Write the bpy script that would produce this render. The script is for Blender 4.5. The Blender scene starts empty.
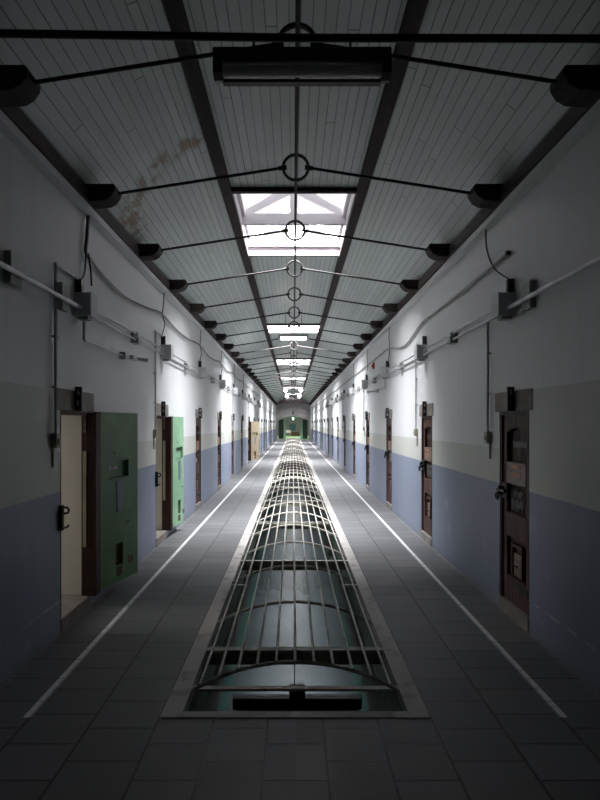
import bpy, math, random
from mathutils import Vector, Matrix
random.seed(7)
PI = math.pi
S = bpy.context.scene
COL = S.collection

# ------------------------------------------------------------------ mesh helper
class MB:
    def __init__(self):
        self.v = []; self.f = []
    def _add(self, vs, fs):
        o = len(self.v)
        self.v += [tuple(p) for p in vs]
        self.f += [tuple(i + o for i in f) for f in fs]
        return self
    def box(self, x0, x1, y0, y1, z0, z1):
        if x0 > x1: x0, x1 = x1, x0
        if y0 > y1: y0, y1 = y1, y0
        if z0 > z1: z0, z1 = z1, z0
        return self._add([(x0,y0,z0),(x1,y0,z0),(x1,y1,z0),(x0,y1,z0),(x0,y0,z1),(x1,y0,z1),(x1,y1,z1),(x0,y1,z1)],
                  [(3,2,1,0),(4,5,6,7),(0,1,5,4),(1,2,6,5),(2,3,7,6),(3,0,4,7)])
    def bar(self, p, q, w, h, up=(0,0,1)):
        p = Vector(p); q = Vector(q); d = (q-p).normalized(); u = Vector(up)
        s = d.cross(u)
        if s.length < 1e-4: s = d.cross(Vector((1,0,0)))
        s.normalize(); u = s.cross(d).normalized()
        s *= w/2; u *= h/2
        return self._add([p-s-u,p+s-u,p+s+u,p-s+u,q-s-u,q+s-u,q+s+u,q-s+u],
                  [(0,1,2,3),(7,6,5,4),(4,5,1,0),(5,6,2,1),(6,7,3,2),(7,4,0,3)])
    def tube(self, pts, r, n=8, cap=True):
        pts = [Vector(p) for p in pts]
        m = len(pts); vs = []; fs = []
        t0 = (pts[1]-pts[0]).normalized()
        ref = Vector((0,0,1)) if abs(t0.z) < .9 else Vector((1,0,0))
        for i, p in enumerate(pts):
            if i == 0: t = pts[1]-pts[0]
            elif i == m-1: t = pts[-1]-pts[-2]
            else: t = (pts[i+1]-pts[i]).normalized() + (pts[i]-pts[i-1]).normalized()
            t.normalize()
            a = t.cross(ref)
            if a.length < 1e-4: a = t.cross(Vector((0,1,0)))
            a.normalize(); b = a.cross(t)
            rr = r[i] if isinstance(r, (list, tuple)) else r
            for k in range(n):
                th = 2*PI*k/n
                vs.append(p + a*rr*math.cos(th) + b*rr*math.sin(th))
        for i in range(m-1):
            for k in range(n):
                k2 = (k+1) % n
                fs.append((i*n+k, i*n+k2, (i+1)*n+k2, (i+1)*n+k))
        if cap:
            fs.append(tuple(reversed(range(n)))); fs.append(tuple((m-1)*n+k for k in range(n)))
        return self._add(vs, fs)
    def ring(self, c, R, r, n=32, k=8, axis='y', flat=None):
        vs = []; fs = []
        for i in range(n):
            a = 2*PI*i/n
            for j in range(k):
                b = 2*PI*j/k
                rad = R + r*math.cos(b); w = (flat or r)*math.sin(b)
                if axis == 'y': p = (c[0]+rad*math.cos(a), c[1]+w, c[2]+rad*math.sin(a))
                elif axis == 'x': p = (c[0]+w, c[1]+rad*math.cos(a), c[2]+rad*math.sin(a))
                else: p = (c[0]+rad*math.cos(a), c[1]+rad*math.sin(a), c[2]+w)
                vs.append(p)
        for i in range(n):
            for j in range(k):
                fs.append((i*k+j, i*k+(j+1)%k, ((i+1)%n)*k+(j+1)%k, ((i+1)%n)*k+j))
        return self._add(vs, fs)
    def prism_y(self, poly, y0, y1):
        n = len(poly)
        vs = [(x,y0,z) for x,z in poly] + [(x,y1,z) for x,z in poly]
        fs = [tuple(range(n)), tuple(reversed(range(n,2*n)))] + [(i+n,(i+1)%n+n,(i+1)%n,i) for i in range(n)]
        return self._add(vs, fs)
    def prism_x(self, poly, x0, x1):
        n = len(poly)
        vs = [(x0,y,z) for y,z in poly] + [(x1,y,z) for y,z in poly]
        fs = [tuple(reversed(range(n))), tuple(range(n,2*n))] + [(i,(i+1)%n,(i+1)%n+n,i+n) for i in range(n)]
        return self._add(vs, fs)
    def sphere(self, c, r, n=20, m=12, sz=1.0):
        vs = [(c[0],c[1],c[2]-r*sz)]
        for j in range(1,m):
            ph = -PI/2 + PI*j/m
            for i in range(n):
                a = 2*PI*i/n
                vs.append((c[0]+r*math.cos(ph)*math.cos(a), c[1]+r*math.cos(ph)*math.sin(a), c[2]+r*sz*math.sin(ph)))
        vs.append((c[0],c[1],c[2]+r*sz)); fs = []
        for i in range(n):
            fs.append((0, 1+(i+1)%n, 1+i)); fs.append((len(vs)-1, 1+(m-2)*n+i, 1+(m-2)*n+(i+1)%n))
            for j in range(m-2):
                fs.append((1+j*n+i, 1+j*n+(i+1)%n, 1+(j+1)*n+(i+1)%n, 1+(j+1)*n+i))
        return self._add(vs, fs)
    def build(self, name, mat, parent=None, bevel=0, smooth=False, loc=None, rotz=0):
        me = bpy.data.meshes.new(name)
        me.from_pydata(self.v, [], self.f)
        me.validate(); 
        import bmesh
        bm = bmesh.new(); bm.from_mesh(me); bmesh.ops.recalc_face_normals(bm, faces=bm.faces[:]); bm.to_mesh(me); bm.free()
        me.materials.append(mat)
        if smooth:
            for p in me.polygons: p.use_smooth = True
            try: me.set_sharp_from_angle(angle=math.radians(40))
            except Exception: pass
        o = bpy.data.objects.new(name, me); COL.objects.link(o)
        if parent is not None: o.parent = parent
        if loc: o.location = loc
        if rotz: o.rotation_euler.z = rotz
        if bevel:
            b = o.modifiers.new('bevel', 'BEVEL'); b.width = bevel; b.segments = 2; b.limit_method = 'ANGLE'
        return o

def empty(name, loc=(0,0,0), rotz=0, parent=None):
    o = bpy.data.objects.new(name, None); COL.objects.link(o)
    o.location = loc; o.rotation_euler.z = rotz; o.empty_display_size = .1
    if parent is not None: o.parent = parent
    return o
def tag(o, label, cat, group=None):
    o['label'] = label; o['category'] = cat; o['kind'] = 'thing'
    if group: o['group'] = group
    return o
def struct(o):
    o['kind'] = 'structure'; return o
KIDS = {}
def copy_tree(o, parent=None):
    c = o.copy(); COL.objects.link(c)
    if parent is not None: c.parent = parent
    for ch in [x for x in o.children]:
        copy_tree(ch, c)
    return c
ORD = ['first','second','third','fourth','fifth','sixth','seventh','eighth','ninth','tenth','eleventh','twelfth','thirteenth',
 'fourteenth','fifteenth','sixteenth','seventeenth','eighteenth','nineteenth','twentieth','twenty-first','twenty-second','twenty-third',
 'twenty-fourth','twenty-fifth','twenty-sixth','twenty-seventh','twenty-eighth','twenty-ninth','thirtieth','thirty-first','thirty-second',
 'thirty-third','thirty-fourth','thirty-fifth','thirty-sixth','thirty-seventh','thirty-eighth','thirty-ninth','fortieth']

# ------------------------------------------------------------------ materials
class NT:
    """small node-tree writer"""
    def __init__(self, name):
        self.m = bpy.data.materials.new(name); self.m.use_nodes = True
        self.t = self.m.node_tree; self.n = self.t.nodes; self.l = self.t.links
        self.n.clear()
        self.out = self.n.new('ShaderNodeOutputMaterial')
        self.b = self.n.new('ShaderNodeBsdfPrincipled')
        self.l.new(self.b.outputs[0], self.out.inputs[0])
    def set(self, sock, v):
        if isinstance(v, bpy.types.NodeSocket): self.l.new(v, sock)
        else: sock.default_value = v
    def math(self, op, a, b=0.0, c=0.0, clamp=False):
        n = self.n.new('ShaderNodeMath'); n.operation = op; n.use_clamp = clamp
        for i, x in enumerate((a, b, c)):
            if i < len(n.inputs): self.set(n.inputs[i], x)
        return n.outputs[0]
    def mix(self, f, a, b):
        n = self.n.new('ShaderNodeMix'); n.data_type = 'RGBA'
        self.set(n.inputs[0], f)
        for s, v in ((n.inputs[6], a), (n.inputs[7], b)):
            if isinstance(v, (tuple, list)): v = (v[0], v[1], v[2], 1)
            self.set(s, v)
        return n.outputs[2]
    def mult(self, col, f):
        n = self.n.new('ShaderNodeMix'); n.data_type = 'RGBA'; n.blend_type = 'MULTIPLY'
        n.inputs[0].default_value = 1
        self.set(n.inputs[6], col if isinstance(col, bpy.types.NodeSocket) else (*col[:3], 1))
        c = self.n.new('ShaderNodeCombineColor')
        for i in range(3): self.set(c.inputs[i], f)
        self.l.new(c.outputs[0], n.inputs[7])
        return n.outputs[2]
    def pos(self, space='world'):
        if space == 'world':
            g = self.n.new('ShaderNodeNewGeometry'); v = g.outputs['Position']
        else:
            g = self.n.new('ShaderNodeTexCoord'); v = g.outputs['Object']
        s = self.n.new('ShaderNodeSeparateXYZ'); self.l.new(v, s.inputs[0])
        return v, s.outputs[0], s.outputs[1], s.outputs[2]
    def scale(self, v, sc):
        n = self.n.new('ShaderNodeVectorMath'); n.operation = 'MULTIPLY'
        self.l.new(v, n.inputs[0]); n.inputs[1].default_value = sc
        return n.outputs[0]
    def noise(self, v, scale=5, detail=4, rough=.55):
        n = self.n.new('ShaderNodeTexNoise'); n.inputs['Scale'].default_value = scale
        n.inputs['Detail'].default_value = detail; n.inputs['Roughness'].default_value = rough
        if v is not None: self.l.new(v, n.inputs['Vector'])
        return n.outputs[0]
    def white(self, x, y):
        c = self.n.new('ShaderNodeCombineXYZ'); self.set(c.inputs[0], x); self.set(c.inputs[1], y)
        n = self.n.new('ShaderNodeTexWhiteNoise'); n.noise_dimensions = '2D'; self.l.new(c.outputs[0], n.inputs['Vector'])
        return n.outputs[0]
    def ss(self, x, lo, hi):
        n = self.n.new('ShaderNodeMapRange'); n.interpolation_type = 'SMOOTHSTEP'
        self.set(n.inputs[0], x); n.inputs[1].default_value = lo; n.inputs[2].default_value = hi
        return n.outputs[0]
    def bump(self, h, strength=.2, dist=.01):
        n = self.n.new('ShaderNodeBump'); n.inputs['Strength'].default_value = strength; n.inputs['Distance'].default_value = dist
        self.l.new(h, n.inputs['Height']); self.l.new(n.outputs[0], self.b.inputs['Normal'])
    def fin(self, col, rough=.5, metal=0, spec=.5):
        if isinstance(col, (tuple, list)): col = (*col[:3], 1)
        self.set(self.b.inputs['Base Color'], col); self.set(self.b.inputs['Roughness'], rough)
        self.b.inputs['Metallic'].default_value = metal
        self.b.inputs['Specular IOR Level'].default_value = spec
        return self.m

def plain(name, c1, c2=None, scale=6, rough=.5, metal=0, thr=(.45,.65), bump=0, stretch=(1,1,1), world=False, spec=.5):
    t = NT(name); v, x, y, z = t.pos('world' if world else 'object')
    nz = t.noise(t.scale(v, stretch), scale, 5)
    col = t.mix(t.ss(nz, *thr), c1, c2) if c2 else c1
    if bump: t.bump(nz, bump, .01)
    return t.fin(col, rough, metal, spec)

def emis(name, col, s):
    m = bpy.data.materials.new(name); m.use_nodes = True
    n = m.node_tree.nodes; n.clear(); o = n.new('ShaderNodeOutputMaterial'); e = n.new('ShaderNodeEmission')
    e.inputs[0].default_value = (*col, 1); e.inputs[1].default_value = s
    m.node_tree.links.new(e.outputs[0], o.inputs[0]); return m

WX = 1.683            # half width of the corridor
DOOR0, DSTEP, DW = 4.16, 2.9, .60
ND = 17
YB, YE = -9.0, 56.0

def wall_material(name, zoff=0, lower=False):
    t = NT(name); v, x, y, z = t.pos()
    if zoff: z = t.math('SUBTRACT', z, zoff)
    wob = t.math('MULTIPLY', t.math('SUBTRACT', t.noise(v, 9, 3), .5), .012)
    zz = t.math('ADD', z, wob)
    big = t.noise(t.scale(v, (1,.6,1)), 1.3, 5)
    streak = t.noise(t.scale(v, (2,5,.25)), 2.2, 5)
    white = t.mix(big, (.66,.668,.67), (.74,.748,.755))
    white = t.mix(t.math('MULTIPLY', t.ss(streak, .55, .8), .35), white, (.55,.55,.52))
    cream = t.mix(big, (.50,.51,.465), (.58,.59,.54))
    blue = t.mix(streak, (.20,.232,.308), (.25,.288,.375))
    blue = t.mix(t.math('MULTIPLY', t.ss(t.noise(v, 4, 6), .62, .75), .4), blue, (.42,.44,.5))
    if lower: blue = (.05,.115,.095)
    near = t.math('LESS_THAN', y, DOOR0 + .01)
    ctop = t.math('ADD', 1.305, t.math('MULTIPLY', near, .44))
    col = t.mix(t.math('LESS_THAN', zz, ctop), white, cream)
    col = t.mix(t.math('LESS_THAN', zz, 1.015), col, blue)
    # scuffed filler line low on the near walls
    d = t.math('ABSOLUTE', t.math('SUBTRACT', zz, .235))
    ln = t.math('MULTIPLY', t.math('LESS_THAN', d, .006), t.math('MULTIPLY', t.ss(t.noise(v, 7, 3), .48, .56), t.math('LESS_THAN', y, DOOR0)))
    col = t.mix(t.math('MULTIPLY', ln, .7), col, (.6,.6,.6))
    # darker grey towards the floor
    col = t.mix(t.math('MULTIPLY', t.math('SUBTRACT', 1, t.ss(t.math('ADD', z, t.math('MULTIPLY', big, .05)), .02, .13)), .45), col, (.2,.2,.2))
    # plastered reveals
    col = t.mix(t.math('GREATER_THAN', t.math('ABSOLUTE', x), WX + .03), col, (.66,.63,.575))
    t.bump(t.noise(v, 14, 6), .12, .01)
    return t.fin(col, .5, 0, .4)

def floor_material():
    t = NT('paving_tiles'); v, x, y, z = t.pos()
    ax = t.math('ABSOLUTE', x)
    side = t.math('GREATER_THAN', ax, .6925)
    u1 = t.math('ADD', t.math('DIVIDE', ax, .277), .5)
    u2 = t.math('ADD', t.math('DIVIDE', t.math('SUBTRACT', ax, .6925), .3315), 3)
    u = t.math('ADD', t.math('MULTIPLY', u1, t.math('SUBTRACT', 1, side)), t.math('MULTIPLY', u2, side))
    fu = t.math('FLOOR', u)
    par = t.math('MULTIPLY', t.math('MODULO', fu, 2), .5)
    vv = t.math('ADD', t.math('ADD', t.math('DIVIDE', y, .2795), 30.27), par)
    fv = t.math('FLOOR', vv)
    du = t.math('ABSOLUTE', t.math('SUBTRACT', t.math('FRACT', u), .5))
    dv = t.math('ABSOLUTE', t.math('SUBTRACT', t.math('FRACT', vv), .5))
    wob = t.math('MULTIPLY', t.math('SUBTRACT', t.noise(v, 12, 4), .5), .02)
    j = t.math('MAXIMUM', t.ss(t.math('ADD', du, wob), .472, .488), t.ss(t.math('ADD', dv, wob), .472, .488))
    sgn = t.math('GREATER_THAN', x, 0)
    rnd = t.white(t.math('ADD', fu, t.math('MULTIPLY', sgn, 17)), fv)
    big = t.noise(v, 2.2, 6)
    fine = t.noise(v, 40, 4)
    col = t.mix(rnd, (.10,.10,.105), (.142,.142,.148))
    col = t.mix(t.math('MULTIPLY', t.ss(big, .5, .75), .5), col, (.17,.165,.165))
    col = t.mix(t.math('MULTIPLY', fine, .25), col, (.25,.25,.257))
    # pale worn edge next to the walls
    col = t.mix(t.math('MULTIPLY', t.ss(ax, WX-.04, WX), .4), col, (.36,.35,.34))
    col = t.mix(t.math('MULTIPLY', j, .85), col, (.032,.032,.034))
    # painted white line on each walkway
    l = t.math('MULTIPLY', t.math('LESS_THAN', t.math('ABSOLUTE', t.math('SUBTRACT', ax, 1.372)), .022), t.math('GREATER_THAN', y, 2.965))
    wear = t.math('SUBTRACT', 1, t.math('MULTIPLY', t.ss(t.noise(v, 18, 5), .52, .7), .45))
    jl = t.math('SUBTRACT', 1, t.math('MULTIPLY', j, .6))
    col = t.mix(t.math('MULTIPLY', t.math('MULTIPLY', l, wear), jl), col, (.82,.82,.82))
    h = t.math('ADD', t.math('MULTIPLY', j, -1), t.math('MULTIPLY', fine, .25))
    t.bump(h, .2, .004)
    return t.fin(col, t.math('ADD', .45, t.math('MULTIPLY', big, .25)), 0, .35)

def ceiling_material():
    t = NT('painted_ceiling_boards'); v, x, y, z = t.pos()
    sl = t.math('GREATER_THAN', t.math('ABSOLUTE', x), .70)
    xx = t.math('ADD', t.math('MULTIPLY', x, t.math('ADD', 13.7, t.math('MULTIPLY', sl, 2.6))), 60.5)
    fb = t.math('FLOOR', xx)
    d = t.math('ABSOLUTE', t.math('SUBTRACT', t.math('FRACT', xx), .5))
    r1 = t.white(fb, 3.0)
    g = t.ss(d, .43, .485)
    # butt joints
    yy = t.math('ADD', t.math('DIVIDE', y, 5.2), t.math('MULTIPLY', r1, 7))
    dy = t.math('ABSOLUTE', t.math('SUBTRACT', t.math('FRACT', yy), .5))
    bj = t.math('GREATER_THAN', dy, .4991)
    rb = t.white(fb, t.math('FLOOR', yy))
    n1 = t.noise(t.scale(v, (1,.4,1)), 3, 6)
    col = t.mix(rb, (.46,.515,.488), (.53,.585,.555))
    col = t.mix(t.math('MULTIPLY', t.ss(n1, .5, .75), .35), col, (.66,.68,.66))
    # brown water stain arc on the left slope, and faint stains elsewhere
    px = t.math('ADD', x, .75); py = t.math('SUBTRACT', y, 5.75)
    rad = t.math('SQRT', t.math('ADD', t.math('MULTIPLY', px, px), t.math('MULTIPLY', py, py)))
    arc = t.math('SUBTRACT', 1, t.ss(t.math('ABSOLUTE', t.math('SUBTRACT', t.math('ADD', rad, t.math('MULTIPLY', n1, .14)), .91)), .04, .17))
    arc = t.math('MULTIPLY', arc, t.ss(t.noise(t.scale(v,(1.6,.7,1)), 8, 6), .40, .58))
    arc = t.math('MULTIPLY', t.math('MULTIPLY', arc, t.math('LESS_THAN', y, 5.85)), t.math('LESS_THAN', x, -.72))
    col = t.mix(t.math('MULTIPLY', arc, .9), col, (.20,.12,.05))
    st = t.math('MULTIPLY', t.ss(t.noise(t.scale(v,(1.5,.25,1)), 2.1, 6), .6, .75), .5)
    col = t.mix(t.math('MULTIPLY', st, t.ss(t.math('ABSOLUTE', x), .9, 1.6)), col, (.36,.30,.22))
    gl = t.math('MAXIMUM', t.math('MULTIPLY', g, t.math('ADD', .45, t.math('MULTIPLY', r1, .5))), t.math('MULTIPLY', bj, .8))
    col = t.mix(gl, col, (.04,.04,.04))
    t.bump(t.math('MULTIPLY', gl, -1), .5, .006)
    return t.fin(col, .38, 0, .5)

M = {}
M['wall'] = wall_material('painted_plaster')
M['wall_low'] = wall_material('lower_plaster', -3.4, True)
M['floor'] = floor_material()
M['ceil'] = ceiling_material()
M['kerb'] = plain('worn_kerb_paint', (.46,.44,.415), (.25,.235,.215), 7, .6, thr=(.5,.72), bump=.2, world=True)
M['soffit'] = plain('slab_edge_paint', (.10,.15,.12), (.05,.06,.05), 5, .6, world=True)
M['stone'] = plain('lintel_stone', (.21,.185,.165), (.29,.265,.24), 6, .75, bump=.3, world=True)
M['darkwood'] = plain('dark_brown_timber', (.026,.017,.015), (.045,.029,.025), 5, .85, bump=.2, stretch=(3,.4,3), world=True)
M['doorwood'] = plain('door_wood_brown', (.060,.027,.021), (.115,.056,.043), 7, .65, spec=.3, bump=.25, stretch=(3,3,.35))
M['doordark'] = plain('door_panel_dark', (.034,.015,.012), (.075,.033,.024), 9, .65, spec=.3, bump=.25, stretch=(3,3,.35))
M['doorplate'] = plain('door_plate_wood', (.20,.13,.095), (.11,.07,.055), 9, .5, stretch=(1,.4,3))
M['rustlabel'] = plain('orange_label', (.42,.19,.10), (.25,.10,.06), 30, .6)
M['tin'] = plain('scratched_tin', (.45,.43,.41), (.12,.10,.09), 26, .4, .3)
M['green'] = plain('green_paint_dark', (.090,.205,.070), (.12,.255,.09), 4, .45, bump=.1)
M['mint'] = plain('green_paint_mint', (.22,.42,.25), (.27,.49,.30), 4, .4)
M['tan'] = plain('tan_paint', (.30,.25,.165), (.35,.295,.20), 5, .45)
M['chip'] = plain('bare_rusty_patch', (.075,.030,.018), (.16,.075,.035), 14, .7)
M['greylabel'] = plain('grey_blue_plate', (.16,.17,.22), (.12,.13,.17), 8, .4)
M['iron'] = plain('blackened_iron', (.014,.013,.013), (.035,.028,.026), 12, .5, .5)
M['rod'] = plain('rusty_rod_iron', (.026,.019,.019), (.05,.037,.037), 8, .7, 0)
M['grate'] = plain('aged_cream_bar_paint', (.50,.475,.43), (.26,.215,.18), 14, .5, thr=(.52,.7))
M['beamgreen'] = plain('olive_beam_paint', (.36,.38,.30), (.22,.22,.17), 6, .6)
M['grey'] = plain('grey_box_enamel', (.60,.61,.61), (.52,.53,.53), 4, .4)
M['cleat'] = plain('greenish_grey_plate', (.36,.37,.345), (.28,.29,.27), 6, .5)
M['pipe'] = plain('galvanised_conduit', (.50,.51,.53), (.38,.38,.40), 8, .38, .25)
M['switch'] = plain('cream_switch_plastic', (.42,.40,.29), (.34,.32,.23), 6, .4)
M['cable'] = plain('black_cable_rubber', (.02,.02,.02), (.03,.03,.03), 6, .5)
M['greycable'] = plain('grey_cable_sheath', (.34,.33,.31), (.26,.25,.23), 6, .5)
M['black'] = plain('black_sign_paint', (.011,.011,.013), (.018,.018,.02), 6, .45)
M['ink'] = plain('white_sign_paint', (.62,.62,.66), None, 6, .5)
M['lampbody'] = plain('lamp_body_brown', (.035,.026,.022), (.055,.040,.034), 6, .5)
M['tubeoff'] = plain('unlit_lamp_tube', (.80,.73,.69), (.68,.62,.58), 8, .35)
M['tubeon'] = emis('lit_lamp_tube', (1,.95,.95), 14)
M['globe'] = emis('lit_globe', (1,.97,.93), 14)
M['whitewood'] = plain('white_painted_timber', (.74,.69,.72), (.63,.58,.61), 5, .5, thr=(.5,.75))
M['red'] = plain('red_alarm_plastic', (.62,.03,.025), (.5,.02,.02), 4, .35)
M['darkgreen'] = plain('dark_green_leaf', (.022,.048,.03), (.03,.06,.036), 3, .5)
M['framegreen'] = plain('pale_green_frame', (.40,.62,.45), (.34,.55,.38), 3, .5)
M['floorgreen'] = plain('green_floor_paint', (.22,.42,.18), (.30,.5,.25), 2, .5)
M['endwall'] = plain('grey_end_plaster', (.40,.38,.36), (.34,.32,.305), 2, .6, world=True)
M['teal'] = plain('teal_window_paint', (.05,.20,.23), (.07,.23,.26), 2, .3)
M['crate'] = plain('brown_crate_wood', (.07,.032,.016), (.11,.05,.025), 8, .6)
M['bench'] = plain('white_bench_paint', (.72,.72,.7), (.6,.6,.58), 3, .5)
M['cellwall'] = plain('cream_cell_plaster', (.72,.69,.63), (.64,.61,.56), 2, .6, world=True)
M['exit'] = emis('exit_glow', (.25,1,.55), 2.0)
M['exitwhite'] = emis('exit_white', (.9,1,.95), 4.0)

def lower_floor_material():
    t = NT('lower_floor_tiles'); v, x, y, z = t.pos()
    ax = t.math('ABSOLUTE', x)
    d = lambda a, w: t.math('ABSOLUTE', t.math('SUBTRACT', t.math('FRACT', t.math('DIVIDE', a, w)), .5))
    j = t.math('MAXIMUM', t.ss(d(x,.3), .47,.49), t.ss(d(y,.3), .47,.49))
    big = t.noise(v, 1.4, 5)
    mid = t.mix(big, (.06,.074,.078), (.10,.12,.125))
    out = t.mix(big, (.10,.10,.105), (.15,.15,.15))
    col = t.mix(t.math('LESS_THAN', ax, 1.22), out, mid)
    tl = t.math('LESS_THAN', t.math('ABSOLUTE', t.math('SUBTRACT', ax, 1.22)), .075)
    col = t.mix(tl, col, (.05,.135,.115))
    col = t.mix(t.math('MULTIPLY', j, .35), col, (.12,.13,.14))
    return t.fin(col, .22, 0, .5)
M['floor_low'] = lower_floor_material()

def glass_material(name, tint, gloss):
    m = bpy.data.materials.new(name); m.use_nodes = True
    n = m.node_tree.nodes; l = m.node_tree.links; n.clear()
    o = n.new('ShaderNodeOutputMaterial'); t = n.new('ShaderNodeBsdfTransparent'); g = n.new('ShaderNodeBsdfGlossy'); mx = n.new('ShaderNodeMixShader')
    no = n.new('ShaderNodeTexNoise'); no.inputs['Scale'].default_value = 3
    rp = n.new('ShaderNodeMix'); rp.data_type = 'RGBA'
    rp.inputs[6].default_value = (*tint, 1); rp.inputs[7].default_value = (tint[0]*.85, tint[1]*.85, tint[2]*.86, 1)
    l.new(no.outputs[0], rp.inputs[0]); l.new(rp.outputs[2], t.inputs[0])
    g.inputs['Roughness'].default_value = .15
    mx.inputs[0].default_value = gloss
    l.new(t.outputs[0], mx.inputs[1]); l.new(g.outputs[0], mx.inputs[2]); l.new(mx.outputs[0], o.inputs[0])
    return m
M['glass'] = glass_material('skylight_glass', (.975,.98,.985), .05)

# ------------------------------------------------------------------ setting
def side_wall(name, s, open_doors):
    b = MB(); X0, X1 = WX*s, (WX+.35)*s; ZT = 3.6
    y = YB
    for k in range(ND):
        a = DOOR0 + DSTEP*k
        b.box(X0, X1, y, a, -.35, ZT)
        b.box(X0, X1, a, a+DW, 1.6, ZT)
        b.box(X0, X1, a, a+DW, -.35, 0)
        if k not in open_doors:
            b.box((WX+.2)*s, X1, a, a+DW, 0, 1.6)
        y = a + DW
    b.box(X0, X1, y, YE, -.35, ZT)
    return struct(b.build(name, M['wall']))
OPEN = {0: 15, 1: 6.5, 6: 33}
side_wall('wall_left', -1, OPEN)
side_wall('wall_right', 1, {})
struct(MB().box(-WX-.35, WX+.35, YB-.3, YB, -4, 4.6).build('wall_behind', M['wall']))

b = MB()
b.box(-WX, -.66, YB, YE, -.32, 0); b.box(.66, WX, YB, YE, -.32, 0)
b.box(-.66, .66, YB, 2.99, -.32, 0); b.box(-.66, .66, 54.2, YE, -.32, 0)
struct(b.build('floor', M['floor']))
b = MB()
b.box(-.69, -.585, 2.955, 54.2, -.06, .006); b.box(.585, .69, 2.955, 54.2, -.06, .006)
b.box(-.585, .585, 2.955, 3.02, -.06, .006); b.box(-.585, .585, 54.12, 54.2, -.06, .006)
struct(b.build('trim_1', M['kerb'], bevel=.003))
b = MB()
b.box(-.66, -.60, 2.99, 54.2, -.36, -.06); b.box(.60, .66, 2.99, 54.2, -.36, -.06)
b.box(-.60, .60, 2.97, 3.01, -.36, -.06); b.box(-.60, .60, 54.13, 54.2, -.36, -.06)
struct(b.build('trim_2', M['soffit']))

# lower storey seen through the grating
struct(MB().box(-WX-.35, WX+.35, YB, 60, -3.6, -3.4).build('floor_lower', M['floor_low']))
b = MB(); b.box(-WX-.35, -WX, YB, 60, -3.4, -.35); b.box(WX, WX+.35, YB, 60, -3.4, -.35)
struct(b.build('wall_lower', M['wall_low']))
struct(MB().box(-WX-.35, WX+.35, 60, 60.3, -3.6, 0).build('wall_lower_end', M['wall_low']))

# ceiling : flat middle strip between battens, curved slopes to the wall plates
CZ = 3.95
PROF = [(.66,CZ), (.72,3.948), (.95,3.86), (1.2,3.725), (1.42,3.56), (1.63,3.37), (1.95,3.03+.05)]
SKY = []      # (y0, y1, kind)
for i in range(3):
    SKY.append((6.06+15.6*i, 8.38+15.6*i, 'long'))
    SKY.append((14.2+16.0*i, 15.5+16.0*i, 'short'))
SKY.append((52.86, 54.8, 'long'))
SKY.sort()
b = MB()
for s in (-1, 1):
    for (x0,z0),(x1,z1) in zip(PROF[:-1], PROF[1:]):
        b._add([(s*x0,YB,z0),(s*x1,YB,z1),(s*x1,YE+.3,z1),(s*x0,YE+.3,z0),(s*x0,YB,z0+.06),(s*x1,YB,z1+.06),(s*x1,YE+.3,z1+.06),(s*x0,YE+.3,z0+.06)],
               [(0,1,2,3),(7,6,5,4),(0,1,5,4),(1,2,6,5),(2,3,7,6),(3,0,4,7)])
y = YB
for (a, c, k) in SKY:
    b.box(-.66, .66, y, a, CZ, CZ+.06); y = c
b.box(-.66, .66, y, YE+.3, CZ, CZ+.06)
struct(b.build('ceiling', M['ceil']))
# battens, skylight trimmers, wall plates and cornices
b = MB()
for s in (-1, 1): b.box(s*.65, s*.755, YB, YE, CZ-.05, CZ+.005)
for (a, c, k) in SKY:
    b.box(-.65, .65, a-.06, a, CZ-.045, CZ+.02); b.box(-.65, .65, c, c+.03, CZ-.02, CZ+.02)
struct(b.build('trim_3', M['darkwood']))
n = 4
for s in (-1, 1):
    struct(MB().box(s*1.60, s*1.76, YB, YE, 3.225, 3.34).build('trim_%d' % n, M['darkwood'], bevel=.006)); n += 1
    struct(MB().box(s*1.615, s*1.70, YB, YE, 3.172, 3.225).build('trim_%d' % n, M['wall'])); n += 1

# end wall with the wide arch, and the hall beyond
def arch_poly(hw, spring, top, n=24):
    rise = top - spring; R = (hw*hw + rise*rise)/(2*rise); cz = top - R
    a0 = math.asin(hw/R)
    return [(R*math.sin(-a0 + 2*a0*i/n), cz + R*math.cos(-a0 + 2*a0*i/n)) for i in range(n+1)]
def arch_wall(b, y0, y1, hw, spring, top, W, z0, H):
    ar = arch_poly(hw, spring, top)
    for (xa,za),(xb,zb) in zip(ar[:-1], ar[1:]):
        b.prism_y([(xa,za),(xb,zb),(xb,H),(xa,H)], y0, y1)
    b.box(-W, -hw, y0, y1, z0, H); b.box(hw, W, y0, y1, z0, H)
b = MB(); arch_wall(b, YE, YE+.4, 1.56, 1.78, 2.24, WX+.35, -.35, 4.6)
struct(b.build('wall_end', M['endwall']))
b = MB(); ar = arch_poly(1.63, 3.36, 3.56)
for (xa,za),(xb,zb) in zip(ar[:-1], ar[1:]):
    b.prism_y([(xa,za),(xb,zb),(xb,4.0),(xa,4.0)], YE-.75, YE-.6)
struct(b.build('trim_8', plain('brown_end_arch', (.22,.17,.15), (.16,.12,.105), 3, .6)))
b = MB(); ar = arch_poly(1.63, 3.20, 3.30)
b.box(-WX, WX, YE-.05, YE, 2.98, 3.02)
struct(b.build('trim_9', M['endwall']))
b = MB()
b.box(-2.6, 2.6, YE, 76.4, -.3, 0)
struct(b.build('floor_hall', M['floorgreen']))
b = MB(); b.box(-2.6, 2.6, 76, 76.3, 0, 3.6); b.box(-2.6, -2.4, YE+.4, 76, 0, 3.6); b.box(2.4, 2.6, YE+.4, 76, 0, 3.6)
b.box(-2.6, 2.6, YE+.4, 76.3, 3.4, 3.6)
struct(b.build('wall_hall', M['endwall']))
dz = empty('door_40', (0, 57.3, 0)); struct(dz)
b = MB()
for s in (-1, 1): b.box(s*.74, s*.93, -.05, .05, 0, 1.95)
ar = arch_poly(.93, 1.95, 2.2); ar2 = arch_poly(.74, 1.85, 2.05)
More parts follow.
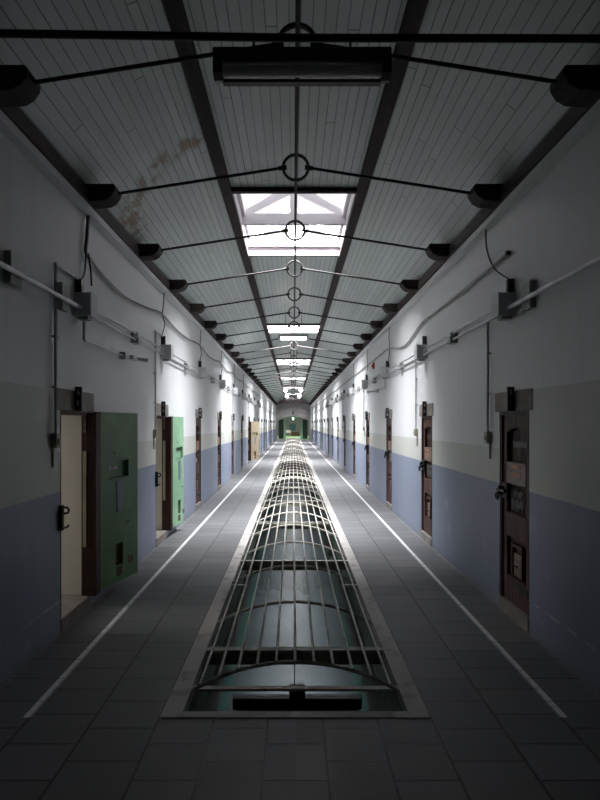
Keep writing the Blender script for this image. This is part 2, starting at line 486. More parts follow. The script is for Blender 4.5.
for i in range(24): b.prism_y([ar[i], ar[i+1], ar2[i+1], ar2[i]], -.05, .05)
b.build('door_frame', M['framegreen'], dz)
for s in (-1, 1):
    b = MB(); b.box(s*.95, s*1.42, .0, .05, .05, 1.95)
    for k in range(3): b.box(s*1.0, s*1.37, -.02, .0, .15+.6*k, .65+.6*k)
    b.build('door_leaf', M['darkgreen'], dz)
w = empty('window_20', (-.06, 75.98, 1.10)); struct(w)
MB().box(-.36,.36,-.03,.02,-.42,.42).build('pane', M['teal'], w)
MB().box(-.40,-.36,-.05,.02,-.46,.46).box(.36,.40,-.05,.02,-.46,.46).box(-.4,.4,-.05,.02,.42,.46).box(-.4,.4,-.05,.02,-.46,-.42).box(-.015,.015,-.05,0,-.42,.42).build('window_frame', M['teal'], w)
t = empty('bench', (-.66, 73.5, 0)); tag(t, 'white bench against the back of the far hall', 'bench')
MB().box(-.35,.35,-.2,.2,.38,.5).build('seat', M['bench'], t); 
for s in (-1,1): MB().box(s*.3-.03,s*.3+.03,-.17,.17,0,.38).build('leg', M['bench'], t)
MB().box(-.35,.35,.16,.2,.5,.75).build('backrest', M['bench'], t)
t = empty('crate', (.25, 72.0, 0)); tag(t, 'dark brown wooden crate on the green hall floor under the teal window', 'crate')
b = MB(); b.box(-.50,.50,-.22,.22,.0,.48); b.build('body', M['crate'], t)
b = MB()
for k in range(3): b.box(-.52,.52,-.24,-.22,.02+.155*k,.15+.155*k)
b.build('slats', M['crate'], t); MB().box(-.52,.52,-.24,.24,.48,.52).build('lid', M['crate'], t)
t = empty('exit_sign', (0, YE-.12, 2.02)); tag(t, 'small glowing green exit sign hanging in the far arch', 'exit sign')
MB().box(-.09,.09,-.03,.03,-.15,.13).build('housing', M['exit'], t)
MB().box(-.06,.06,-.036,-.03,-.08,.08).build('face', M['exitwhite'], t)
MB().box(-.01,.01,-.01,.01,.12,.24).build('hanger', M['iron'], t)
t = empty('wall_lamp', (0, YE-.08, 2.6)); tag(t, 'dark iron lamp bracket on the end wall above the arch', 'lamp')
MB().box(-.05,.05,-.0,.08,-.16,.2).build('back_plate', M['iron'], t)
MB().tube([(0,0,.1),(0,-.12,.14),(0,-.16,.05)],.02).build('arm', M['iron'], t)
MB().sphere((0,-.16,-.02),.07).build('shade', M['iron'], t, smooth=True)

# ------------------------------------------------------------------ skylights
def skylight(idx, y0, y1, kind):
    r = empty('window_%d' % idx, (0, y0, CZ)); struct(r)
    L = y1-y0; CH = .20
    b = MB()
    for s in (-1,1): b.box(s*.66, s*.71, -.05, L+.05, .0, CH)
    b.box(-.66,.66,-.05,0,.0,CH); b.box(-.66,.66,L-.02,L+.05,-.014,CH)
    b.build('curb', M['whitewood'], r)
    if kind == 'long':
        ridge = .62
        for ty in (.03, 1.36, L-.05):
            b = MB()
            b.box(-.66,.66,ty-.03,ty+.03,.10,.235)
            b.box(-.05,.05,ty-.028,ty+.028,.235,ridge)
            for s in (-1,1): b.bar((s*.60,ty,.25),(s*.05,ty,ridge-.09),.05,.085)
            b.build('truss', M['whitewood'], r)
        b = MB()
        for s in (-1,1):
            b.box(s*.62,s*.69,-.03,L+.03,CH,CH+.05)
            for ty in (.03, .7, 1.36, L-.05): b.bar((s*.66,ty,CH+.03),(0,ty,ridge+.03),.03,.03)
            b.bar((s*.655,.05,CH),(s*.40,.40,.02+CH),.03,.03)
        b.box(-.03,.03,0,L,ridge,ridge+.05)
        b.build('glazing_bars', M['whitewood'], r)
        for s in (-1,1):
            MB().bar((s*.345,0,ridge/2+CH/2+.05),(s*.345,L,ridge/2+CH/2+.05),.80,.006,up=(s*.42,0,.66)).build('pane', M['glass'], r)
        for ty in (-.02, L+.02):
            MB().prism_y([(-.68,CH),(.68,CH),(0,ridge+.03)], ty-.003, ty+.003).build('pane', M['glass'], r)
        lz = CZ+ridge+.12
    else:
        b = MB(); b.box(-.66,.66,L/2-.02,L/2+.02,CH-.03,CH+.02); b.box(-.02,.02,0,L,CH-.02,CH+.02)
        b.build('glazing_bars', M['whitewood'], r)
        for s in (-1,1): MB().box(s*.0,s*.70,-.04,L+.04,CH+.02,CH+.026).build('pane', M['glass'], r)
        lz = CZ+CH+.12
    return lz
DAY = (.985,.985,1.0)
POWER = {'long': 900, 'short': 500}
for i, (a, c, k) in enumerate(SKY):
    lz = skylight(i+1, a, c, k)
    L = bpy.data.lights.new('daylight', 'AREA'); L.shape = 'RECTANGLE'; L.size = 1.3; L.size_y = c-a
    p = POWER[k]
    if i == 0: p *= .62; L.spread = math.radians(112)
    else: L.spread = math.radians(122)
    if i == len(SKY)-1: p *= .3
    L.energy = p; L.color = DAY
    o = bpy.data.objects.new('daylight', L); COL.objects.link(o); o.location = (0,(a+c)/2,lz)
    if i == 0: L.size_y = .85; o.location.z += .13; o.location.y = 7.82; o.rotation_euler.x = math.radians(28)   # area lamp tilted and shifted to brighten farther walls, sparing near end and truss

# ------------------------------------------------------------------ doorways and cell doors
def doorway(n, s, k, is_open):
    a = DOOR0 + DSTEP*k
    r = empty('door_%d' % n, (s*WX, a, 0)); struct(r)
    # local: +x*s goes into the wall
    e = lambda x: x*s
    b = MB(); b.box(e(-.008), e(.10), -.06, DW+.09, 1.6, 1.755)
    b.build('lintel', M['stone'], r, bevel=.004)
    b = MB(); b.box(e(-.012), e(.30 if is_open else .12), 0, DW, 0, .10)
    b.build('threshold', M['stone'], r, bevel=.006)
    b = MB(); b.box(e(.005), e(.11), 0, .035, .10, 1.6)
    if not is_open: b.box(e(.005), e(.11), DW-.035, DW, .10, 1.6)
    b.box(e(.005), e(.11), .035, DW-.035, 1.57, 1.6)
    b.build('door_frame', M['doordark'], r)
    if is_open:      # strike side: pale lining strip let into the far jamb, iron keep on the near jamb
        b = MB(); b.box(e(-.068), e(.052), DW-.04, DW+.07, .10, 1.59)
        b.build('hinge_post', M['doordark'], r, bevel=.004)
        b = MB(); b.box(e(.008), e(.036), DW-.052, DW-.04, .50, 1.28)
        b.build('lining_strip', M['switch'], r)
        b = MB(); b.box(e(.01), e(.032), DW-.05, DW-.04, 1.43, 1.57)
        b.build('lining_strip', M['doorplate'], r)
        b = MB(); b.box(e(-.03), e(.03), -.03, .0, .74, .92); b.ring((e(-.04), .0, .88), .022, .008, 16, 6, 'y'); b.tube([(e(-.03),-.0,.755),(e(-.03),.07,.75),(e(-.03),.075,.765)],.008)
        b.build('latch_keep', M['iron'], r)
    return r

def leaf_closed(name):
    """local: hinge at origin, width along +y, outer face x=0 (corridor on -x), inner face x=+.06"""
    r = empty(name)
    W = .53; z0 = .0; H = 1.47
    def bx(nm, y0, y1, z0, z1, x0=0.0, x1=.06, m='doorwood'):
        return MB().box(x0,x1,y0,y1,z0,z1).build(nm, M[m], r, bevel=.004)
    bx('stile', 0, .075, 0, H); bx('stile', W-.075, W, 0, H)
    # top rail with a shallow arched lower edge
    ar = [(.075+ (W-.15)*i/12, 1.335+.035*math.sin(PI*i/12)) for i in range(13)]
    MB().prism_x([(.075,H)] + ar + [(W-.075,H)], 0, .06).build('rail', M['doorwood'], r)
    bx('rail', .075, W-.075, .51, .70)
    bx('rail', .075, W-.075, 0, .20)
    bx('rail', .075, W-.075, .93, 1.10, -.004, .06, 'doorplate')
    MB().box(-.008,-.004,.16,.36,1.055,1.085).build('name_plate', M['rustlabel'], r); MB().box(-.008,-.004,.17,.35,.99,1.03).build('name_plate', M['rustlabel'], r)
    # recessed panels
    b = MB()
    for k in range(4): b.box(.035,.055,.075+.095*k,.075+.095*k+.092,1.09,1.40)
    b.build('slatted_panel', M['doordark'], r)
    bx('panel', .075, W-.075, .70, .93, .03, .05, 'doordark')
    b = MB()
    for k in range(5):
        b.bar((.026,.20+.05*k,.72),(.026,.13+.05*k+.1,.90),.006,.012,up=(1,0,0)); b.bar((.022,.40-.05*k,.72),(.022,.33-.05*k+.0,.88),.006,.012,up=(1,0,0))
    b.build('wire_guard', M['tin'], r)
    bx('panel', .075, W-.075, .20, .51, .03, .05, 'doordark')
    b = MB(); b.box(.0,.03,.15,.175,.22,.47); b.box(.0,.03,.345,.37,.22,.47); b.box(.0,.03,.175,.345,.445,.47); b.build('hatch_frame', M['doorwood'], r)
    h = bx('hatch', .19, .33, .225, .40, .008, .03, 'doorplate')
    MB().tube([(.004,.24,.30),(-.014,.25,.31),(-.014,.28,.31),(.004,.29,.30)],.006).build('hatch_handle', M['iron'], h)
    # iron bolt and lock on the free side
    b = MB(); b.box(-.015,0,W-.11,W+.03,.80,.93)
    lk = b.build('lock', M['iron'], r, bevel=.004)
    b = MB(); b.tube([(-.035,W-.13,.865),(-.035,W+.04,.865)],.014); b.box(-.05,-.012,W-.03,W-.005,.83,.90); b.ring((-.05,W+.01,.815),.028,.008,16,6,'x')
    b.build('bolt', M['iron'], lk)
    for z in (.14, 1.22): MB().box(-.008,0,.0,.30,z,z+.045).tube([(-.008,0,z-.01),(-.008,0,z+.055)],.012).build('strap_hinge', M['iron'], r)
    return r

def leaf_open(name, paint):
    """same frame; inner face (x=+.07) painted, with slot, plate and hatch"""
    r = empty(name)
    W = {'green': .60, 'mint': .48, 'tan': .56}[paint]; H = 1.49; T = .058
    MB().box(0, T-.034, 0, W, 0, H).build('core', M['doordark'], r, bevel=.003)
    MB().box(-.001, T, -.007, 0, .0, H).build('edge_lipping', M['doordark'], r)
    b = MB(); s0, s1, z0, z1 = .13, .44, .92, 1.07
    c0, c1, d0, d1 = .225, .345, .14, .335       # peeled lower hatch
    x0, x1 = T-.034, T
    b.box(x0,x1,0,W,z1,H); b.box(x0,x1,0,s0,z0,z1); b.box(x0,x1,s1,W,z0,z1); b.box(x0,x1,0,W,d1,z0)
    b.box(x0,x1,0,c0,d0,d1); b.box(x0,x1,c1,W,d0,d1); b.box(x0,x1,0,W,0,d0)
    b.build('painted_face', M[paint], r)
    b = MB(); b.box(x0,x0+.003,s0,s1,z0,z1); b.box(x0+.003,T+.004,s0-.008,s1+.008,z0-.014,z0)
    sl = b.build('viewing_slot', M[paint], r)
    MB().box(x0+.003,x0+.008,s0+.03,s0+.17,z0+.075,z0+.10).build('slot_bar', M['tin'], sl)
    MB().box(x0,x0+.005,c0,c1,d0,d1).build('hatch', M['chip'], r)
    MB().box(T,T+.004,.245,.345,.62,.88).build('card_holder', M['greylabel'], r)
    for q in ((.43,.45,.12,.20),(.47,.51,.13,.18),(.40,.45,.50,.515),(.24,.33,.05,.13),(.2,.22,1.12,1.15)):
        MB().box(T,T+.002,*q).build('chipped_paint', M['chip'], r)
    b = MB(); b.box(-.015,0,W-.12,W,.78,.91); lk = b.build('lock', M['iron'], r)
    MB().tube([(-.03,W-.16,.845),(-.03,W-.0,.845)],.014).build('bolt', M['iron'], lk)
    for z in (.14, 1.22): MB().tube([(.008,.0,z-.01),(.008,.0,z+.055)],.014).build('hinge', M['iron'], r)
    return r

GLYPH = [  # short white brush strokes, (u,z) pairs in cm; u across the plate, z up
 [((0,5.5),(0,2.2)),((0,3.8),(.9,2.9)),((-.9,2.2),(.9,2.4)),((-.7,-1.8),(.6,-1.8)),((-.5,-3),(.7,-3.1)),((0,-.9),(-.6,-3.8))],
 [((.3,5.2),(-.6,2.4)),((-.6,3.4),(1,3.2)),((.6,4.2),(.6,1.6)),((-.7,-1.2),(-.6,-4.2)),((-.6,-2.6),(.8,-1.6)),((-.4,-2.8),(.8,-4.3))],
 [((-.9,4.2),(.9,4.3)),((-.7,2.6),(.8,2.6)),((-1,-1.6),(1,-1.5)),((0,-.4),(0,-4.0)),((0,-2.4),(.9,-3.8))],
]
def sign(name, s, g):
    r = empty(name)
    # local: wall at x=0, corridor towards -x*s
    MB().box(-.052*s, .0, -.012, .012, .0, .185).build('plate', M['black'], r, bevel=.003)
    for up in (True, False):
        b = MB()
        for (p, q) in GLYPH[g]:
            if (p[1]+q[1] > 0) == up:
                b.bar((-.027*s + p[0]*.011, -.0135, .095+p[1]*.0125), (-.027*s + q[0]*.011, -.0135, .095+q[1]*.0125), .0065, .003, up=(0,1,0))
        b.build('lettering', M['ink'], r)
    return r

protoC = leaf_closed('cell_door')
firstC = True
for s, side in ((1,'right'), (-1,'left')):
    sg = [None]*3
    for k in range(ND):
        a = DOOR0 + DSTEP*k
        is_open = s < 0 and k in OPEN
        doorway(k+1 + (ND if s < 0 else 0), s, k, is_open)
        # leaf
        if is_open:
            paint = {0:'green', 1:'mint', 6:'tan'}[k]
            d = leaf_open('cell_door', paint)
            d.location = (-WX+.003, a+DW+(.115 if k < 2 else .08), .11); d.rotation_euler.z = math.radians(180+180-OPEN[k])
            lab = {0:'dark green cell door swung open against the left wall, nearest the camera',
                   1:'bright mint green cell door standing open, second along the left wall',
                   6:'tan painted cell door standing open far along the left wall'}[k]
            tag(d, lab, 'door', 'open cell doors')
        else:
            d = protoC if firstC else copy_tree(protoC)
            firstC = False
            if s > 0: d.location = (WX+.02, a+.035, .10); d.rotation_euler.z = 0
            else: d.location = (-WX-.02, a+DW-.035, .10); d.rotation_euler.z = PI
            tag(d, 'closed brown panelled wooden cell door in the %s doorway along the %s wall' % (ORD[k], side), 'door', 'closed cell doors on the %s' % side)
        g = (k + (1 if s < 0 else 0)) % 3
        if sg[g] is None: sg[g] = n_ = sign('number_sign', s, g)
        else: n_ = copy_tree(sg[g])
        n_.location = (s*(WX-.008), a+.27, 1.60)
        tag(n_, 'small black sign with white characters above the %s cell doorway of the %s wall' % (ORD[k], side), 'sign', 'number signs above the %s doors' % side)

# cells behind the open doors
for q, k in enumerate(OPEN):
    a = DOOR0 + DSTEP*k + DW/2
    b = MB(); X0, X1 = -WX-.35, -4.6
    b.box(X0, X1, a-1.3, a-1.2, -.05, 2.7); b.box(X0, X1, a+1.2, a+1.3, -.05, 2.7)
    b.box(X0, X1, a-1.2, a+1.2, 2.6, 2.7); b.box(X0-.0, X1, a-1.2, a+1.2, -.05, .09)
    b.box(X1, X1-.2, a-1.3, a-.4, -.05, 2.7); b.box(X1, X1-.2, a+.4, a+1.3, -.05, 2.7); b.box(X1, X1-.2, a-.4, a+.4, -.05, 1.5); b.box(X1, X1-.2, a-.4, a+.4, 2.3, 2.7)
    struct(b.build('wall_cell', M['cellwall']))
    w = empty('window_%d' % (10+q), (X1-.1, a, 1.5)); struct(w)
    MB().box(-.005,.005,-.4,.4,0,.8).build('pane', M['glass'], w)
    b = MB()
    for i in range(5): b.tube([(.05,-.32+.16*i,0),(.05,-.32+.16*i,.8)],.012)
    b.build('window_bars', M['iron'], w)
    L = bpy.data.lights.new('cell_daylight', 'AREA'); L.shape = 'RECTANGLE'; L.size = .8; L.size_y = .8; L.energy = 45; L.color = (1,.985,.96)
    o = bpy.data.objects.new('cell_daylight', L); COL.objects.link(o); o.location = (X1-.16, a, 1.9); o.rotation_euler = (0, -PI/2, 0)

# ------------------------------------------------------------------ tie rods, corbels, ridge rod
RZ = 3.54
def make_tie():
    r = empty('tie_rod')
    MB().ring((0,0,0), .100, .0115, 40, 8, 'y', .02).build('ring', M['rod'], r, smooth=True)
    for s in (-1,1):
        p = (s*.085,0,-.0); q = (s*1.40,0,-.205)
        o = MB().tube([p,q],.0115,10).build('rod', M['rod'], r, smooth=True)
        MB().tube([(s*.072,0,.002),(s*.135,0,-.007)],.018,10).build('collar', M['rod'], o, smooth=True)
    return r
proto = make_tie()
def make_corbel(s):
    r = empty('corbel')
    poly = [(0,.055),(-.27,.055),(-.285,.035),(-.28,.0),(-.25,-.045),(-.20,-.075),(0,-.085)]
    if s < 0: poly = [(-x,z) for x,z in poly]
    MB().prism_y(poly, -.085, .085).build('block', M['darkwood'], r, bevel=.008)
    return r
pc = {1: make_corbel(1), -1: make_corbel(-1)}
NT_ = 34
for k in range(NT_):
    y = 3.09 + 1.49*k
    o = proto if k == 0 else copy_tree(proto)
    o.location = (.010, y, RZ-.015)
    tag(o, 'dark iron tie rod with centre ring, %s from the near end of the corridor' % ORD[k], 'tie rod', 'tie rods across the ceiling')
    for s, side in ((-1,'left'),(1,'right')):
        c = pc[s] if k == 0 else copy_tree(pc[s])
        c.location = (s*(WX-.01), y, 3.31)
        tag(c, 'dark timber corbel on the %s wall under the end of the %s tie rod' % (side, ORD[k]), 'corbel', 'timber corbels on the %s' % side)
o = MB().tube([(.012,YB+.02,RZ-.01),(.012,YE-.9,RZ-.01)],.0125,10).build('ridge_rod', M['rod'], smooth=True)
tag(o, 'long dark iron rod running down the corridor through all the tie rings', 'rod')
o = MB().tube([(-1.635,2.7,3.322),(0,2.7,3.297),(1.635,2.7,3.293)],.0185,10).build('cross_pipe', M['rod'], smooth=True)
tag(o, 'dark horizontal pipe crossing the ceiling above the unlit lamp', 'pipe')

# ------------------------------------------------------------------ lamps
def tube_lamp(loc, w, lit, label):
    r = empty('tube_lamp', loc); tag(r, label, 'lamp')
    h = w/2
    b = MB(); b.prism_x([(-.05,.095),(.05,.095),(.05,.03),(-.05,.03)], -h, h)
    b.build('lamp_body', M['lampbody'] if not lit else M['grey'], r, bevel=.006)
    MB().tube([(-h+.045,-.02,.0),(h-.045,-.02,.0)],.026,14).build('lamp_tube', M['tubeon'] if lit else M['tubeoff'], r, smooth=True)
    for s in (-1,1):
        MB().prism_x([(-.05,.031),(.05,.031),(.045,-.02),(.0,-.034),(-.045,-.02)], s*h, s*(h-.045)).build('end_cap', M['lampbody'] if not lit else M['grey'], r)
    b = MB(); b.box(-h+.04,h-.04,.012,.046,-.034,-.018)
    b.build('reflector_lip', M['lampbody'] if not lit else M['grey'], r)
    for s in (-1,1): MB().tube([(s*h*.55,0,.09),(s*h*.55,.0,.147 if not lit else .5)],.006,6).build('hanger', M['iron'], r)
    return r
tube_lamp((.03, 2.7, 3.132), .82, False, 'unlit brown strip lamp under the ceiling pipe close to the camera')
tube_lamp((-.0, 12.75, 3.38), .66, True, 'white lit strip lamp hanging in the middle of the corridor')
for gy, nm in ((34.6,'nearer'), (42.0,'farther')):
    r = empty('globe_lamp', (0, gy, 3.52)); tag(r, '%s pair of glowing globes on a bar below the far ceiling' % nm, 'lamp', 'twin globe lamps')
    MB().box(-.46,.46,-.02,.02,.06,.10).build('bar', M['bench'], r)
    for s in (-1,1):
        g = MB().sphere((s*.46,0,0),.12).build('globe', M['globe'], r, smooth=True)
        MB().tube([(s*.46,0,.09),(s*.46,0,.14)],.04).build('socket', M['grey'], g)
    MB().tube([(0,0,.1),(0,0,.42)],.012).build('stem', M['grey'], r)
r = empty('tube_lamp', (0.02, 4.42, -.62)); tag(r, 'dark strip lamp hanging below the front of the floor grating', 'lamp')
MB().box(-.49,.49,-.04,.04,-.04,.045).build('lamp_body', M['black'], r, bevel=.006)
MB().box(-.46,.46,-.05,.05,-.07,-.04).build('reflector', M['black'], r)
MB().box(-.06,.06,-.05,.05,.05,.12).build('mount', M['iron'], r)
MB().tube([(-.02,0,.05),(-.02,0,.61)],.004,6).build('hanger', M['iron'], r)

# ------------------------------------------------------------------ floor gratings
HB, RISE = .578, .158
RB = (HB*HB+RISE*RISE)/(2*RISE)
def arcz(x): return .012 + math.sqrt(max(RB*RB - x*x,0)) - (RB-RISE)
SEG = [(3.27,14.35),(14.75,21.35),(21.75,27.35),(27.75,35.2),(35.6,46.4),(46.8,53.6)]
beam_y = 3.85; stub_y = 5.37
for i, (a, c) in enumerate(SEG):
    r = empty('floor_grating', (0, a, 0))
    tag(r, 'arched %s grating of cream iron bars over the floor well, %s from the camera' % ('long' if i == 0 else 'iron', ORD[i]), 'grating', 'gratings over the floor well')
    L = c - a
    for k in range(11):
        x = -.53 + .106*k
        MB().tube([(x,-.05 if i == 0 else -.02,arcz(x)+.012),(x,L+.02,arcz(x)+.012)],.0085,8).build('bar', M['grate'], r, smooth=True)
    nr = max(1, round(L/1.1))
    for q in range(nr+1):
        y = L*q/nr
        endr = q in (0, nr)
        pts = []
        for j in range(21):
            x = -HB + 2*HB*j/20; pts.append((x, y, arcz(x)-.012))
        MB().tube(pts, .022 if (endr and not (i == 0 and q == 0)) else .012, 8).build('rib', M['grate'], r, smooth=True)
    ty = []
    if i == 0: ty.append(0.02)
    while beam_y < c:
        if beam_y > a: ty.append(beam_y - a)
        beam_y += 2.5
    for y in ty:
        MB().box(-.585,.585,y-.02,y+.02,-.008,.006).build('tie_bar', M['grate'], r)
        if y > .1: MB().box(-.60,.60,y+.03,y+.11,-.11,-.02).build('cross_beam', M['beamgreen'], r)
    while stub_y < c:
        if stub_y > a:
            for s in (-1,1): MB().box(s*.585,s*.44,stub_y-a-.02,stub_y-a+.02,-.008,.012).build('bracket', M['grate'], r)
        stub_y += 2.5

# ------------------------------------------------------------------ conduits, boxes, cables
CZT = 2.415
def along(name, s, y0, y1, z, off, r, mat, label, group=None, cat='pipe'):
    o = MB().tube([(s*(WX-off), y0, z), (s*(WX-off), y1, z)], r, 10).build(name, M[mat], smooth=True)
    return tag(o, label, cat, group)
boxes = {}
def jbox(s):
    r = empty('junction_box')
    MB().box(s*.004,-s*.128,0,.15,-.088,.088).build('body', M['grey'], r, bevel=.005)
    MB().box(-s*.128,-s*.136,-.004,.154,-.092,.092).build('lid', M['grey'], r, bevel=.003)
    MB().box(-s*.02,-s*.10,.03,.12,-.112,-.088).build('gland', M['cleat'], r)
    MB().box(0,-s*.05,.035,.075,.088,.20).build('riser', M['cable'], r)
    MB().tube([(-s*.05,.15,.02),(-s*.05,.19,.02)],.022).build('connector', M['grey'], r)
    MB().tube([(-s*.05,.15,-.045),(-s*.05,.19,-.045)],.022).build('connector', M['grey'], r)
    return r
def cleat(s):
    r = empty('conduit_clamp')
    MB().box(s*.004,-s*.035,-.075,.075,-.07,.06).build('base', M['cleat'], r, bevel=.004)
    MB().box(-s*.035,-s*.075,-.07,.07,.0,.045).build('saddle', M['grey'], r, bevel=.004)
    MB().box(-s*.035,-s*.075,-.06,.06,-.07,-.02).build('saddle', M['cleat'], r, bevel=.004)
    return r
NBX = 9
for s, side in ((-1,'left'),(1,'right')):
    jb = jbox(s); cl = cleat(s)
    along('conduit', s, YB+.05, 4.41, CZT-.034, .062, .0165, 'pipe', 'thick grey conduit along the %s wall on the camera side of the first box' % side)
    for k in range(NBX):
        y = 4.41 + DSTEP*k
        o = jb if k == 0 else copy_tree(jb)
        o.location = (s*WX, y, CZT)
        tag(o, 'grey junction box on the %s wall above the %s cell doorway' % (side, ORD[k]), 'junction box', 'junction boxes on the %s wall' % side)
        o = cl if k == 0 else copy_tree(cl)
        o.location = (s*WX, y+1.63, CZT-.01)
        tag(o, 'small clamp holding the twin conduits on the %s wall after the %s junction box' % (side, ORD[k]), 'clamp', 'conduit clamps on the %s wall' % side)
        y2 = y+DSTEP if k < NBX-1 else YE
        along('conduit', s, y+.19, y2-.002, CZT+.02, .05, .0125, 'pipe', 'upper of the twin conduits on the %s wall after the %s box' % (side, ORD[k]), 'twin conduits on the %s wall' % side)
        along('conduit', s, y+.19, y2-.002, CZT-.045, .05, .0105, 'pipe', 'lower of the twin conduits on the %s wall after the %s box' % (side, ORD[k]), 'twin conduits on the %s wall' % side)
    # plain back plates behind the near conduit
    for j, py in enumerate((3.42, 4.17) if s < 0 else (4.12,)):
        o = MB().box(s*(WX+.004), s*(WX-.042), py-.07, py+.07, CZT-.10, CZT+.09).build('conduit_plate', M['cleat'], bevel=.004)
        tag(o, 'grey green plate behind the conduit on the %s wall, %s' % (side, ('beside the first junction box' if py > 4 else 'far from the first box')), 'plate')
# vertical drops ending in cream switches
for s, side, ys in ((1,'right',(4.98,7.9,13.7,19.5,25.3)), (-1,'left',(4.03,6.95,15.8,21.4,27.2))):
    for j, y in enumerate(ys):
        r = empty('switch_drop', (s*WX, y, 0))
        tag(r, '%s thin vertical conduit with a cream switch on the %s wall, counted from the camera' % (ORD[j], side), 'switch', 'switch drops on the %s wall' % side)
        top = 2.39 if s > 0 else 2.62
        pts = [(-s*.022,0,1.42),(-s*.022,0,top)]
        if s < 0: along('conduit', s, y+.005, y+.44, top-.008, .022, .011, 'pipe', 'short level conduit running from the top of the %s switch drop on the left wall' % ORD[j], 'short conduits on the left wall')
        MB().tube(pts,.011,8).build('conduit', M['pipe'], r, smooth=True)
        MB().box(0,-s*.045,-.035,.035,1.335,1.435).build('switch_box', M['switch'], r, bevel=.005)
        MB().box(-s*.045,-s*.052,-.012,.012,1.36,1.40).build('rocker', M['switch'], r)
        MB().box(0,-s*.012,-.008,.008,1.20,1.335).build('cable_tail', M['cleat'], r)
        b = MB()
        for z in (1.75,2.1): b.box(0,-s*.036,-.02,.02,z,z+.015)
        b.build('clip', M['pipe'], r)

def smooth_pts(p, n=8):
    out = []
    P = [Vector(q) for q in p]; P = [P[0]] + P + [P[-1]]
    for i in range(1, len(P)-2):
        for j in range(n):
            t = j/n; a,b_,c,d = P[i-1],P[i],P[i+1],P[i+2]
            out.append(.5*((2*b_)+(c-a)*t+(2*a-5*b_+4*c-d)*t*t+(3*b_-a-3*c+d)*t**3))
    out.append(P[-1]); return out
# left: twin black cables drooping along the wall from clip to clip
for j, (dz, dx) in enumerate(((0,0),(-.022,.012))):
    X = -(WX-.022-dx)
    pts = [(X,4.66,3.2),(X,4.62,2.98),(X,4.60,2.86),(X,4.72,2.85),(X,5.07,2.79),(X,5.7,2.75),(X,6.6,2.82),(X,7.27,2.885)]
    y = 7.27
    for k in range(8):
        pts += [(X,y+1.1,2.83),(X,y+2.0,2.85),(X,y+2.95,2.90)]; y += 2.95
    pts = [(p[0],p[1],p[2]+dz) for p in pts]
    o = MB().tube(smooth_pts(pts,5),.0085,6).build('wall_cable', M['cable'] if j == 0 else M['greycable'], smooth=True)
    tag(o, 'black cable drooping from clip to clip along the left wall' if j == 0 else 'grey cable drooping just beneath the black one on the left wall', 'cable')
o = MB().tube(smooth_pts([(-WX+.03,4.60,2.86),(-WX+.03,4.57,2.70),(-WX+.03,4.50,2.61)]),.007,6).build('wall_cable', M['cable'], smooth=True)
tag(o, 'short black cable dropping into the first junction box on the left wall', 'cable')
o = MB().tube(smooth_pts([(-WX+.04,4.62,2.86),(-WX+.05,4.64,2.76),(-WX+.04,4.70,2.62)]),.007,6).build('wall_cable', M['cable'], smooth=True)
tag(o, 'loose black cable end hanging beside the first box on the left wall', 'cable')
for k in range(5):
    y = 7.27 + 2.95*k
    o = MB().tube(smooth_pts([(-WX+.03,y,2.88),(-WX+.035,y+.05,3.0),(-WX+.03,y+.12,3.19)]),.007,6).build('wall_cable', M['cable'], smooth=True)
    tag(o, '%s short cable rising from the drooping cables to the cornice of the left wall' % ORD[k], 'cable', 'cable risers on the left wall')
    o = MB().tube(smooth_pts([(-WX+.03,y+.02,2.86),(-WX+.05,y+.06,2.76),(-WX+.03,y+.0,2.62)]),.007,6).build('wall_cable', M['cable'], smooth=True)
    tag(o, '%s short cable falling from the drooping cables to the conduits of the left wall' % ORD[k], 'cable', 'cable falls on the left wall')
# right: black loop into the box, grey pipe higher up that dips between the first doors
o = MB().tube(smooth_pts([(WX-.03,5.0,3.22),(WX-.05,4.93,3.0),(WX-.05,4.75,2.78),(WX-.03,4.47,2.615)]),.0075,6).build('wall_cable', M['cable'], smooth=True)
tag(o, 'black cable looping down into the first junction box on the right wall', 'cable')
X = WX-.022
pts = [(X,4.54,2.835),(X,5.2,2.815),(X,6.6,2.81),(X,7.4,2.815),(X,7.9,2.76),(X,8.4,2.69),(X,9.0,2.69),(X,9.9,2.79),(X,10.6,2.83),(X,13,2.82),(X,30,2.82),(X,50,2.82)]
o = MB().tube(smooth_pts(pts,6),.014,8).build('wall_pipe', M['greycable'], smooth=True)
tag(o, 'grey pipe high on the right wall that dips between the doors', 'pipe')
o = MB().box(WX-.036, WX, 4.51, 4.55, 2.82, 2.85).build('pipe_cap', M['cable'], bevel=.004)
tag(o, 'dark end cap of the high grey pipe on the right wall', 'pipe cap')
for k in range(3):
    y = 10.0 + 2.95*k
    o = MB().tube(smooth_pts([(WX-.03,y,3.19),(WX-.035,y+.04,3.0),(WX-.03,y-.02,2.8),(WX-.04,y+.03,2.62),(WX-.03,y,2.47)]),.006,6).build('wall_cable', M['cable'], smooth=True)
    tag(o, '%s thin cable dropping from the cornice to the conduits of the right wall' % ORD[k], 'cable', 'cable drops on the right wall')
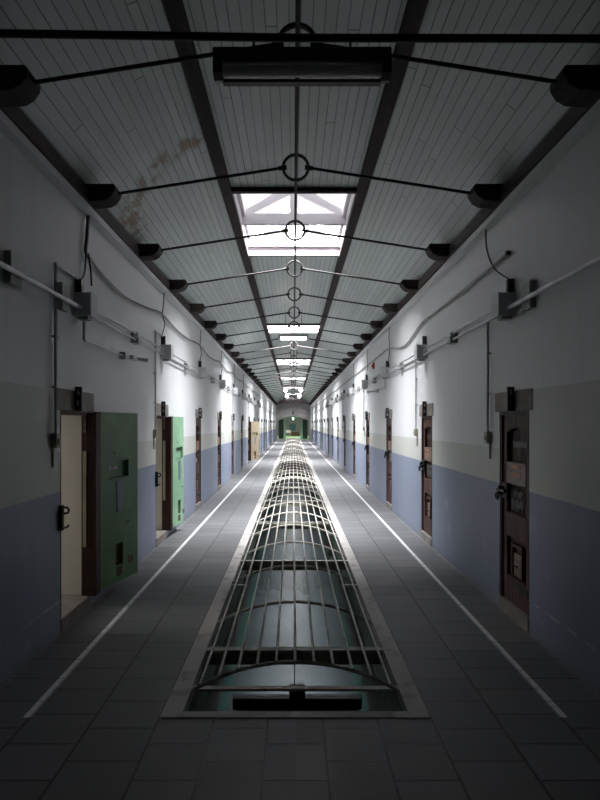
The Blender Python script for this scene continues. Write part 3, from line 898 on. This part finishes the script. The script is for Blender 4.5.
# sensor lamps on low arms
def sensor(s, y, label):
    r = empty('wall_sensor', (s*WX, y, 2.16)); tag(r, label, 'sensor', 'small wall sensors')
    MB().tube(smooth_pts([(-s*.05,-1.20,.165),(-s*.05,-1.20,.04),(-s*.04,-1.16,.0),(-s*.03,-1.0,0),(-s*.03,-.1,0)],6),.011,8).build('conduit', M['pipe'], r, smooth=True)
    MB().box(s*.004,-s*.06,-.12,.02,-.035,.035).build('base', M['grey'], r, bevel=.006)
    MB().box(-s*.02,-s*.10,.02,.22,-.02,.02).build('arm', M['bench'], r, bevel=.006)
    MB().tube([(-s*.10,.18,0),(-s*.19,.22,-.012)],[.016,.022],10).build('head', M['bench'], r, smooth=True)
sensor(-1, 5.70, 'small white sensor on a low conduit arm after the first left doorway')
sensor(1, 11.55, 'small white sensor on a low conduit arm beyond the third right doorway')
r = empty('fire_alarm', (WX, 12.1, 2.73)); tag(r, 'small red fire alarm box high on the right wall', 'alarm')
MB().box(.003,-.035,-.06,.06,-.08,.05).build('body', M['red'], r, bevel=.008)
MB().sphere((-.03,0,-.02),.03).build('button', M['red'], r, smooth=True)

# ------------------------------------------------------------------ hall lamp at the far end
L = bpy.data.lights.new('hall_lamp', 'AREA'); L.shape = 'RECTANGLE'; L.size = 2; L.size_y = 10; L.energy = 330; L.color = (1,.97,.93)
o = bpy.data.objects.new('hall_lamp', L); COL.objects.link(o); o.location = (0, 67, 3.35)

# ------------------------------------------------------------------ world, camera
w = bpy.data.worlds.new('sky'); S.world = w; w.use_nodes = True
bg = w.node_tree.nodes['Background']; bg.inputs[0].default_value = (.97,.98,1,1); bg.inputs[1].default_value = 1.6
cam = bpy.data.cameras.new('camera'); co = bpy.data.objects.new('camera', cam); COL.objects.link(co)
cam.sensor_fit = 'VERTICAL'; cam.sensor_height = 36; cam.lens = 580/800*36
cam.shift_x = 7/800; cam.shift_y = 24/800; cam.clip_start = .05; cam.clip_end = 200
co.location = (-.012,0,1.5); co.rotation_euler = (PI/2,0,0)
S.camera = co
vs = S.view_settings; vs.view_transform = 'Standard'; vs.look = 'None'; vs.gamma = 1; vs.exposure = 0.06
S.cycles.max_bounces = 10; S.cycles.diffuse_bounces = 4; S.cycles.transparent_max_bounces = 12
S.cycles.sample_clamp_indirect = 6
S.cycles.caustics_reflective = False; S.cycles.caustics_refractive = False
S.cycles.use_denoising = True
